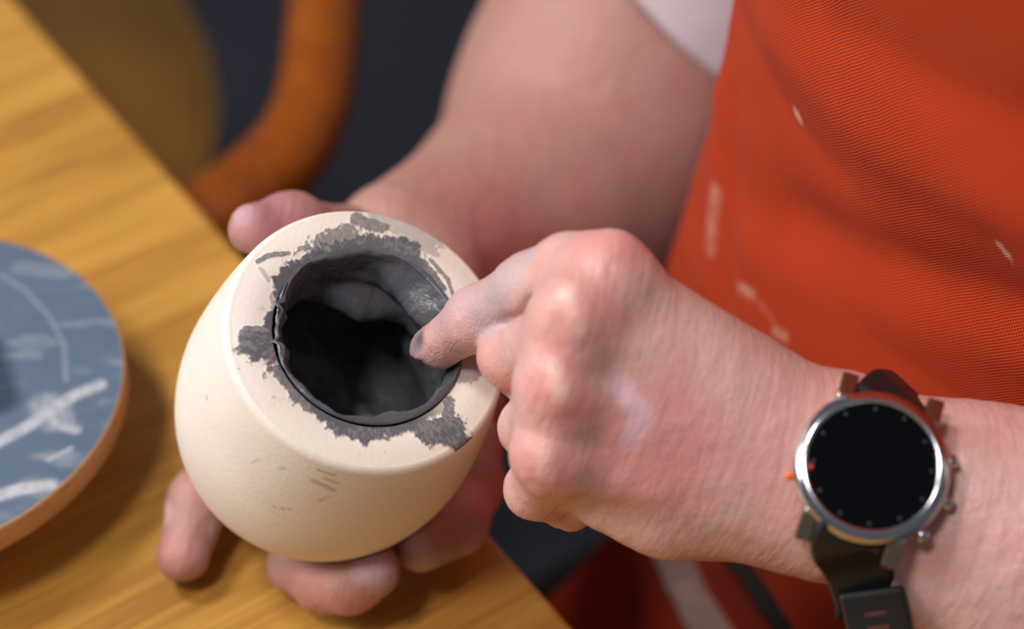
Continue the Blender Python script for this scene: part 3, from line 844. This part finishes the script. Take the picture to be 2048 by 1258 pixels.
person = empty('person', (0.36, 0.62, 0.0))
tag(person, 'person in a rust-orange apron working clay inside the pot', 'person')
bodies = []
for arm, spots, base, seed in (
    (left, [
        (P(1215, 470, 0.632), 0.016, (225, 105, 105), 0.3, 0), (P(1160, 640, 0.63), 0.018, (228, 122, 114), 0.32, 0), (P(1130, 780, 0.63), 0.018, (225, 118, 114), 0.35, 0), (P(1090, 935, 0.645), 0.016, (225, 115, 112), 0.35, 0),
        (P(1300, 900, 0.64), 0.03, (215, 120, 122), 0.4, 0), (P(1000, 720, 0.675), 0.014, (235, 150, 138), 0.45, 0),
        (P(1262, 735, 0.640), 0.006, (160, 115, 90), 0.35, 0),
        (np.array([P(1240, 770, 0.634), P(1285, 830, 0.636), P(1255, 895, 0.638)]), 0.0050, (222, 180, 196), 0.75, 0.9),
        (np.array([P(1010, 540, 0.660), P(1000, 590, 0.668), P(985, 650, 0.676)]), 0.0105, (176, 160, 166), 0.62, 1.0),
        (np.array([P(890, 640, 0.692), P(960, 600, 0.680)]), 0.0090, (184, 160, 166), 0.42, 1.0),
        (P(1062, 506, 0.655), 0.0030, (178, 176, 192), 0.9, 0),
        (np.array([P(1135, 590, 0.628), P(1158, 655, 0.628)]), 0.0042, (246, 206, 192), 0.55, 0), (np.array([P(1105, 735, 0.630), P(1122, 785, 0.630)]), 0.0042, (246, 206, 192), 0.55, 0), (np.array([P(1084, 890, 0.638), P(1092, 945, 0.640)]), 0.0040, (244, 196, 182), 0.5, 0),  # pale stretched skin over the knuckles, with part of their highlight painted in
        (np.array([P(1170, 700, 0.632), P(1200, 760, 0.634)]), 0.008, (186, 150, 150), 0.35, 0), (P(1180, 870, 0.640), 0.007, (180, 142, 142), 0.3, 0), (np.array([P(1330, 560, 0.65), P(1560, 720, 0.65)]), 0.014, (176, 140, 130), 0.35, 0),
        (P(1150, 690, 0.63), 0.006, (222, 176, 180), 0.3, 0.8),
        (nail_c, 0.0064, (138, 126, 130), 0.85, 0), (nail_c - idir * 0.0040 , 0.0042, (62, 64, 70), 0.95, 0)],
        lin(210, 164, 156), 101),
    (right, [
        (P(360, 1110, 0.785), 0.011, (214, 120, 126), 0.6, 0), (np.array([P(330, 1030, 0.79), P(420, 1060, 0.79)]), 0.007, (214, 186, 192), 0.7, 0.9), (P(400, 1110, 0.785), 0.008, (196, 160, 168), 0.6, 0.9),
        (P(740, 1130, 0.748), 0.010, (206, 172, 180), 0.65, 0.9), (P(660, 1215, 0.76), 0.020, (216, 130, 120), 0.3, 0), (P(950, 1040, 0.79), 0.020, (224, 168, 156), 0.5, 0), (P(830, 1090, 0.755), 0.008, (206, 172, 178), 0.5, 0.8),
        (P(480, 415, 0.752), 0.009, (206, 184, 200), 0.8, 0.8), (np.array([P(540, 430, 0.76), P(620, 430, 0.78)]), 0.010, (190, 140, 150), 0.5, 0), (P(500, 470, 0.752), 0.016, (176, 116, 122), 0.6, 0), (np.array([P(560, 440, 0.765), P(660, 450, 0.79)]), 0.018, (170, 112, 116), 0.5, 0),
        (P(1250, 420, 1.0), 0.08, (190, 112, 100), 0.30, 0), (P(930, 480, 0.88), 0.04, (190, 112, 108), 0.4, 0)],
        lin(176, 130, 118), 202)):
    if arm is left: lo, hi = np.minimum(np.minimum(LS, LE), P(830, 700, 0.75)) - 0.09, np.maximum(np.maximum(LS, LE), P(1300, 460, 0.75)) + 0.09
    else: lo, hi = np.minimum(RS, RE) - 0.09, np.maximum(RS, RE) + 0.09
    pts = [L[k] for k in L] + [P(880, 690, .7065), P(1090, 1010, .7), LW, LF] if arm is left else [Rm[k] for k in Rm] + [P(363, 1108, .797), P(738, 1138, .758), P(507, 458, .762), P(925, 1000, .8), RW]
    lo = np.minimum(lo, np.min(pts, 0) - 0.03); hi = np.maximum(hi, np.max(pts, 0) + 0.03)
    v, f, nrm = nets(arm, lo, hi, 0.0014)
    v = v + nrm * (0.0009 * (fbm(v, 70, 2, seed + 50) - 0.5) + 0.0005 * (fbm(v, 220, 2, seed + 60) - 0.5))[:, None]
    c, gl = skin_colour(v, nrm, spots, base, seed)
    bodies.append((v, f, c, gl))
off = len(bodies[0][0])
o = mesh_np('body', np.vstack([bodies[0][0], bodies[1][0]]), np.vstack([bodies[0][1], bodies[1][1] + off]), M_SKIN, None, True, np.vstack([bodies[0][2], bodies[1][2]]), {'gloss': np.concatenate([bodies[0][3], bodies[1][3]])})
put(o, person)

# ------------------------------------------------------------------ clothing
TF = unit([-0.85, -0.53, 0]); TR = unit([-0.53, 0.85, 0])
C0 = np.array([0.2035, 0.647, 0.0]) - TR * 0.05
def torso_pt(u, f, z): return C0 + np.multiply.outer(u, TR) + np.multiply.outer(f, TF) + np.multiply.outer(z, UPZ)
f0prof = np.array([(1.25, 0.140), (1.10, 0.126), (0.97, 0.114), (0.90, 0.110), (0.84, 0.111), (0.79, 0.118), (0.73, 0.130), (0.68, 0.138), (0.60, 0.138)])
def front0(z): return np.interp(-np.asarray(z), -f0prof[:, 0], f0prof[:, 1])
def front(u, z):
    a = np.interp(z, [0.6, 0.75, 0.9, 1.25], [0.21, 0.20, 0.185, 0.17])
    return front0(z) * np.sqrt(np.maximum(1 - (u / a) ** 2, 0.02))
def uz(px, py, f=0.105):
    """pixel -> (u, z) on the front of the torso"""
    for _ in range(6):
        a = P(px, py, 0.3); b = P(px, py, 1.4)
        t = (f - (a - C0) @ TF) / ((b - a) @ TF)
        q = a + (b - a) * t
        u = (q - C0) @ TR; z = q[2]; f = float(front(np.array([u]), np.array([z]))[0]) + 0.006
    return np.array([u, z])
# apron: bib, belly, then over the lap and down
NU, NV = 260, 420
path = resample([(0.072, 1.20), (0.094, 1.08), (0.106, 0.97), (0.116, 0.90), (0.130, 0.84), (0.143, 0.79), (0.154, 0.73), (0.162, 0.68), (0.170, 0.62), (0.180, 0.56), (0.195, 0.52), (0.215, 0.500), (0.24, 0.490), (0.262, 0.475), (0.275, 0.44), (0.28, 0.40), (0.28, 0.35), (0.28, 0.30)], NV)
seg = np.concatenate([[0], np.cumsum(np.linalg.norm(np.diff(path, axis=0), axis=1))])
UU, VV = np.meshgrid(np.linspace(-1, 1, NU), np.arange(NV), indexing='ij')
zz = path[VV, 1]; ff = path[VV, 0]
lapw = sstep(0.60, 0.51, zz)
uR = np.interp(zz[0], [0.30, 0.55, 0.70, 0.80, 0.84, 1.2], [0.128, 0.130, 0.138, 0.130, 0.118, 0.112])
uL = np.interp(zz[0], [0.30, 0.55, 0.70, 0.80, 0.84, 1.2], [-0.25, -0.25, -0.22, -0.20, -0.19, -0.13])
U = uL[None] + (UU + 1) / 2 * (uR - uL)[None]
fr = front(U, zz) + 0.007
Fd = np.where(zz > 0.68, fr, fr * (1 - lapw) + lapw * (ff + 0.0))
Fd = fr * (1 - lapw) + ff * lapw
Zd = zz - lapw * (0.075 * np.exp(-(U / 0.05) ** 2) + 0.03 * sstep(0.13, 0.25, np.abs(U)))
Q = np.stack([U.ravel(), zz.ravel()], -1)
def fold(pts, w, amt):
    q = [uz(*p) for p in pts]
    d = np.full(len(Q), 1e9)
    for a, b in zip(q[:-1], q[1:]):
        ab = b - a; t = np.clip(((Q - a) @ ab) / (ab @ ab), 0, 1)
        d = np.minimum(d, np.linalg.norm(Q - a - t[:, None] * ab, axis=1))
    return (0.6 * amt * np.exp(-(d / w) ** 2)).reshape(U.shape)
rel = np.zeros_like(U)
rel += fold([(1480, 0), (1540, 120), (1600, 230), (1700, 335)], 0.008, -0.0022)
rel += fold([(1560, 60), (1750, 250), (2048, 420), (2300, 520)], 0.016, 0.006)
rel += fold([(1640, 0), (1850, 150), (2100, 260)], 0.014, -0.005)
rel += fold([(1600, 430), (1800, 520), (2048, 610), (2300, 700)], 0.014, -0.006)
rel += fold([(1500, 480), (1800, 640), (2048, 720)], 0.013, 0.004)
rel += fold([(1450, 180), (1440, 400), (1420, 560)], 0.007, 0.003)
rel += fold([(1480, 200), (1475, 420), (1460, 620)], 0.008, -0.004)
rel += 0.004 * (fbm(np.stack([U.ravel() * 9, Q[:, 1] * 14, 0 * Q[:, 0]], -1), 1.0, 3, 61).reshape(U.shape) - 0.5) * 2
rel += lapw * 0.012 * np.sin(U * 55 + ff * 12) * (0.4 + fbm(np.stack([U.ravel() * 8, ff.ravel() * 8, 0 * Q[:, 0]], -1), 1.0, 2, 63).reshape(U.shape))
AP = torso_pt(U, Fd + rel * (1 - lapw), Zd + rel * lapw)
dust = np.zeros(len(Q))
nq = fbm(np.stack([Q[:, 0] * 300, Q[:, 1] * 300, 0 * Q[:, 0]], -1), 1.0, 3, 66)
for pts, w, a in (([(1448, 380), (1440, 430), (1436, 490)], 0.0028, 0.32), ([(1605, 218), (1610, 230)], 0.0016, 0.9), ([(1495, 570), (1520, 585)], 0.0016, 0.5), ([(1560, 655), (1585, 668)], 0.0016, 0.35), ([(2022, 475), (2040, 505)], 0.0008, 0.7), ([(1535, 600), (1560, 640)], 0.0012, 0.12)):
    dust = np.maximum(dust, (polyline_mask(Q, [uz(*p) for p in pts], w, w * 2.2) * a) * sstep(0.2, 0.5, nq))
dust *= (zz.ravel() > 0.66)
uvm = np.stack([U.ravel(), seg[VV].ravel()], -1)
o = mesh_np('apron', AP.reshape(-1, 3), grid_faces(NU, NV)[:, ::-1], M_APRON, None, True, None, {'dust': dust}, uvm)
md = o.modifiers.new('cloth_thickness', 'SOLIDIFY'); md.thickness = 0.0016; md.offset = -1
o['label'] = 'rust-orange woven canvas apron with pale clay marks'
put(o, person)
# shirt: body and two short sleeves
NA, NZ = 96, 90
AA, ZI = np.meshgrid(np.linspace(0, 2 * np.pi, NA, endpoint=False), np.arange(NZ), indexing='ij')
zs = np.linspace(0.56, 1.20, NZ)[ZI]
tap = 1 - 0.45 * sstep(1.06, 1.20, zs)
ux = 0.185 * np.sin(AA) * tap
fb = np.where(np.cos(AA) > 0, (front0(zs) - 0.008) * np.cos(AA), 0.13 * np.cos(AA)) * tap
SP = torso_pt(ux, fb, zs).reshape(-1, 3)
SP += (0.004 * (fbm(SP, 18, 3, 71) - 0.5) * 2)[:, None] * TF
sh = mesh_np('shirt', SP, grid_faces(NA, NZ, close_u=True), M_SHIRT, None, True, None, None, np.stack([AA.ravel() * 0.17, zs.ravel()], -1))
put(sh, person)
def sleeve(S, E, t0, t1, r0, r1, slant, seed):
    ax = unit(E - S); Lh = np.linalg.norm(E - S)
    e1 = unit(X3 - ax * (X3 @ ax)); e2 = np.cross(ax, e1)
    n, m = 72, 50
    A, T = np.meshgrid(np.linspace(0, 2 * np.pi, n, endpoint=False), np.linspace(0, 1, m), indexing='ij')
    r = r0 + (r1 - r0) * T
    s = (t0 + (t1 - t0) * T) * Lh + slant * T * r * np.cos(A)
    wr = 1 + 0.03 * np.sin(3 * A + 5 * T) * T + 0.05 * (fbm(np.stack([np.cos(A).ravel() * 2, np.sin(A).ravel() * 2, T.ravel() * 3], -1), 1.3, 3, seed).reshape(A.shape) - 0.5)
    V = S + s[..., None] * ax + (r * wr)[..., None] * (np.cos(A)[..., None] * e1 + np.sin(A)[..., None] * e2)
    o = mesh_np('sleeve', V.reshape(-1, 3), grid_faces(n, m, close_u=True), M_SHIRT, None, True, None, None, np.stack([A.ravel() * 0.07, s.ravel()], -1))
    md = o.modifiers.new('cloth_thickness', 'SOLIDIFY'); md.thickness = 0.002; md.offset = 0
    put(o, person)
sleeve(RS, RE, -0.12, 0.61, 0.076, 0.074, 0.75, 81)
sleeve(LS, LE, -0.12, 0.55, 0.072, 0.072, 0.3, 83)
# trousers on the lap, under the apron
for s in (-1, 1):
    w_ = 0.155 if s > 0 else 0.11
    a = torso_pt(np.array(s * w_), np.array(0.0), np.array(0.41)); b = torso_pt(np.array(s * w_), np.array(0.40), np.array(0.385)); c = torso_pt(np.array(s * w_), np.array(0.42), np.array(0.06))
    tube('trouser_leg', resample([a, a * 0.5 + b * 0.5 + UPZ * 0.0, b, b * 0.6 + c * 0.4, c], 30), np.linspace(0.072, 0.05, 30), M_TROUSER, person, 28)

# ------------------------------------------------------------------ watch on the left wrist
FC = P(1745, 931, 0.632)
WN = unit(P(1745, 931, 0.1) - FC)                                   # towards the viewer
WN = unit(WN + np.array([0.04, 0.0, 0.0]) + 0.22 * lside)
wst = unit(P(1705, 1098, 0.632) - P(1797, 800, 0.632)); WS = unit(wst - WN * (wst @ WN))      # along the strap, to the picture's bottom
WX = unit(np.cross(WN, WS)); WX = WX if WX[0] > 0 else -WX              # along the arm
watch = empty('wristwatch', tuple(FC))
tag(watch, 'round steel smartwatch with blank black screen and black strap on the wrist', 'watch')
wl = lambda name, prof, mat, n=120, smooth=True: lathe(name, prof, n, FC, mat, watch, WX, WS if np.cross(WX, WS) @ WN > 0 else -WS, WN, smooth)
wl('case', [(0.0236, -0.0025), (0.0240, -0.0035), (0.0240, -0.0105), (0.0225, -0.0125), (0.016, -0.0145), (0.0003, -0.0150)], M_BRUSHED)
bz = wl('bezel', [(0.0203, -0.0008), (0.0206, 0.0002), (0.0214, 0.0006), (0.0222, 0.0002), (0.0238, -0.0010), (0.0247, -0.0020), (0.0249, -0.0030), (0.0246, -0.0040), (0.0236, -0.0044)], M_STEEL, 144)
scr = wl('screen', [(0.0204, -0.0004), (0.010, -0.0004), (0.0002, -0.0004)], M_SCREEN)
scr['label'] = 'blank black glass watch face'
def wbox(name, x, s, n, size, mat, rot=0.0, bev=0.0006, parent=watch, tilt=0.0):
    X = WX * math.cos(rot) + WS * math.sin(rot); S = -WX * math.sin(rot) + WS * math.cos(rot)
    N = WN
    if tilt:
        S2_ = S * math.cos(tilt) - N * math.sin(tilt); N = N * math.cos(tilt) + S * math.sin(tilt); S = S2_
    o = bm_obj(name, box_bm(size, bev, 2, frame(FC + WX * x + WS * s + WN * n, X, S, N)), mat, None, False)
    put(o, watch)
    return o
for sx in (-1, 1):
    for ss in (-1, 1):
        wbox('lug', sx * 0.0142, ss * 0.0232, -0.0070, (0.0054, 0.0098, 0.0062), M_BRUSHED, tilt=ss * 0.42)
        wbox('lug_facet', sx * 0.0142, ss * 0.0222, -0.0042, (0.0052, 0.0070, 0.0018), M_STEEL, tilt=ss * 0.42)
for k in range(12):
    a = 2 * math.pi * k / 12 + 0.3
    wbox('hour_mark', 0.0186 * math.cos(a), 0.0186 * math.sin(a), -0.0005, (0.0010, 0.0010, 0.0003), M_MARK, a, 0.0)
wbox('dial_dot', -0.0184, 0.0062, -0.00045, (0.0016, 0.0018, 0.0004), M_REDDOT, 0.3, 0.0002)
def button(ang, r, rad, ln, mat, name='button'):
    d = unit(WX * math.cos(ang) + WS * math.sin(ang))
    base = FC - WN * 0.0072
    Vv, _ = lathe_pts([(0.0001, ln), (rad * 0.7, ln), (rad, ln - 0.0006), (rad, 0.0), (0.0001, 0.0)], 24, base + d * r, WN, np.cross(d, WN), d)
    o = mesh_np(name, Vv, grid_faces(24, 5, close_u=True)[:, ::-1], mat, None, True); put(o, watch)
for a in (-0.42, 0.10, 0.62): button(a, 0.0238, 0.0022, 0.0042, M_STEEL)
button(math.pi - 0.10, 0.0238, 0.0021, 0.0024, M_BRUSHED)
o = button(math.pi - 0.38, 0.0238, 0.0015, 0.0034, M_ORANGE, 'orange_button')
# strap: follows the wrist's own cross-section
WCx = LW + ld * ((FC - LW) @ ld)
Npl = unit(WN - ld * (WN @ ld)); Spl = unit(WS - ld * (WS @ ld) - Npl * (WS @ Npl))
def wrist_r(phi):
    d = Npl * math.cos(phi) + Spl * math.sin(phi)
    a, b = 0.005, 0.07
    for _ in range(30):
        m = (a + b) / 2
        if left((WCx + d * m)[None])[0] < 0: a = m
        else: b = m
    return a, d
def strap(name, sgn, phis, lift):
    pth = [FC + WS * sgn * 0.0215 - WN * 0.0062, FC + WS * sgn * (0.0262 if sgn > 0 else 0.0248) - WN * (0.0085 if sgn > 0 else 0.0125)]
    for ph in phis:
        r, d = wrist_r(sgn * ph)
        pth.append(WCx + ld * np.interp(ph, [0.6, 1.15, 1.5, 2.1], [0.0, 0.013, 0.024, 0.034]) * (1.0 if sgn > 0 else 0.75) + d * (r + lift))
    pth = resample(pth, 60)
    n = len(pth)
    T = np.gradient(pth, axis=0); T /= np.linalg.norm(T, axis=1)[:, None]
    V = []
    for i in range(n):
        out = unit(pth[i] - WCx); out = unit(out - T[i] * (out @ T[i])); x = np.cross(T[i], out)
        w = 0.0118 - 0.0012 * min(1, i / 30.0)
        prof = [(-w, -0.0009), (-w, 0.0007), (-w + 0.0009, 0.0014), (w - 0.0009, 0.0014), (w, 0.0007), (w, -0.0009)]
        V += [pth[i] + x * a + out * b for a, b in prof]
    F = [tuple(int(q) for q in r) for r in grid_faces(n, 6, close_v=True)] + [tuple(range(6)), tuple(range((n - 1) * 6, n * 6))[::-1]]
    o = mesh_np(name, np.array(V), F, M_BLACK, None, False); put(o, watch)
    return pth
sp1 = strap('strap', 1, [1.15, 1.5, 1.9, 2.3, 2.7, 3.1], 0.0012)
sp2 = strap('strap', -1, [1.0, 1.5, 1.9, 2.3, 2.7, 3.0], 0.0004)
# loose tail with its slots and the keeper loop
tb = P(1757, 1246, 0.652)
d = unit(unit(P(1757, 1218, 0.1) - tb) + 0.45 * (-lside) + 0.1 * ld)
tx = P(1775, 1342, 0.652) - tb; tx = unit(tx - d * (tx @ d)); tl = np.cross(tx, d)
tail = bm_obj('strap_tail', box_bm((0.0215, 0.024, 0.0034), 0.0015, 3, frame(tb, tl, tx, d)), M_BLACK); put(tail, watch)
for k in range(2):
    so = bm_obj('slot', box_bm((0.0075, 0.0016, 0.0006), 0.0002, 1, frame(tb + tx * (-0.004 + 0.0050 * k) + d * 0.0015, tl, tx, d)), mat_plain('slot_red', (84, 40, 28), 0.7) if k == 0 else bpy.data.materials['slot_red'])
    so.parent = tail

# ------------------------------------------------------------------ on the lap: a pale rag and the apron's black tie
APf = AP.reshape(-1, 3)
_d = APf - np.array([0, 0, CZ]); _D = S2 * (_d[:, 1] - _d[:, 2])
_px = 1024 + _d[:, 0] / _D * FPX; _py = 629 - S2 * (_d[:, 1] + _d[:, 2]) / _D * FPX
def apron_at(px, py, up=0.0):
    k = np.argsort((_px - px) ** 2 + (_py - py) ** 2)[:12]
    k = k[np.argmin(_D[k])]
    return APf[k] + UPZ * up
rag_path = resample([apron_at(1335, 1010, 0.030), apron_at(1352, 1110, 0.028), apron_at(1378, 1195, 0.022), apron_at(1425, 1290, 0.016), apron_at(1500, 1380, 0.012)], 60)
rr_ = 0.0175 + 0.002 * np.sin(np.linspace(0, 7, 60))
rag = tube('cloth_rag', rag_path, rr_, M_RAG, None, 40, 0.55)
tag(rag, 'crumpled pale cloth lying on the apron lap below the watch hand', 'cloth')
me = rag.data
co = np.empty(len(me.vertices) * 3, np.float32); me.vertices.foreach_get('co', co); co = co.reshape(-1, 3)
co += ((fbm(co, 60, 3, 95) - 0.5) * 0.012)[:, None] * np.array([0.6, -0.3, 0.7])
me.vertices.foreach_set('co', co.ravel()); me.update()
tie_path = resample([apron_at(1440, 1080, 0.006), apron_at(1490, 1150, 0.006), apron_at(1540, 1220, 0.006), apron_at(1600, 1310, 0.006)], 40)
tube('apron_tie', tie_path, 0.0085, M_STRAPTAPE, person, 16, 0.3)
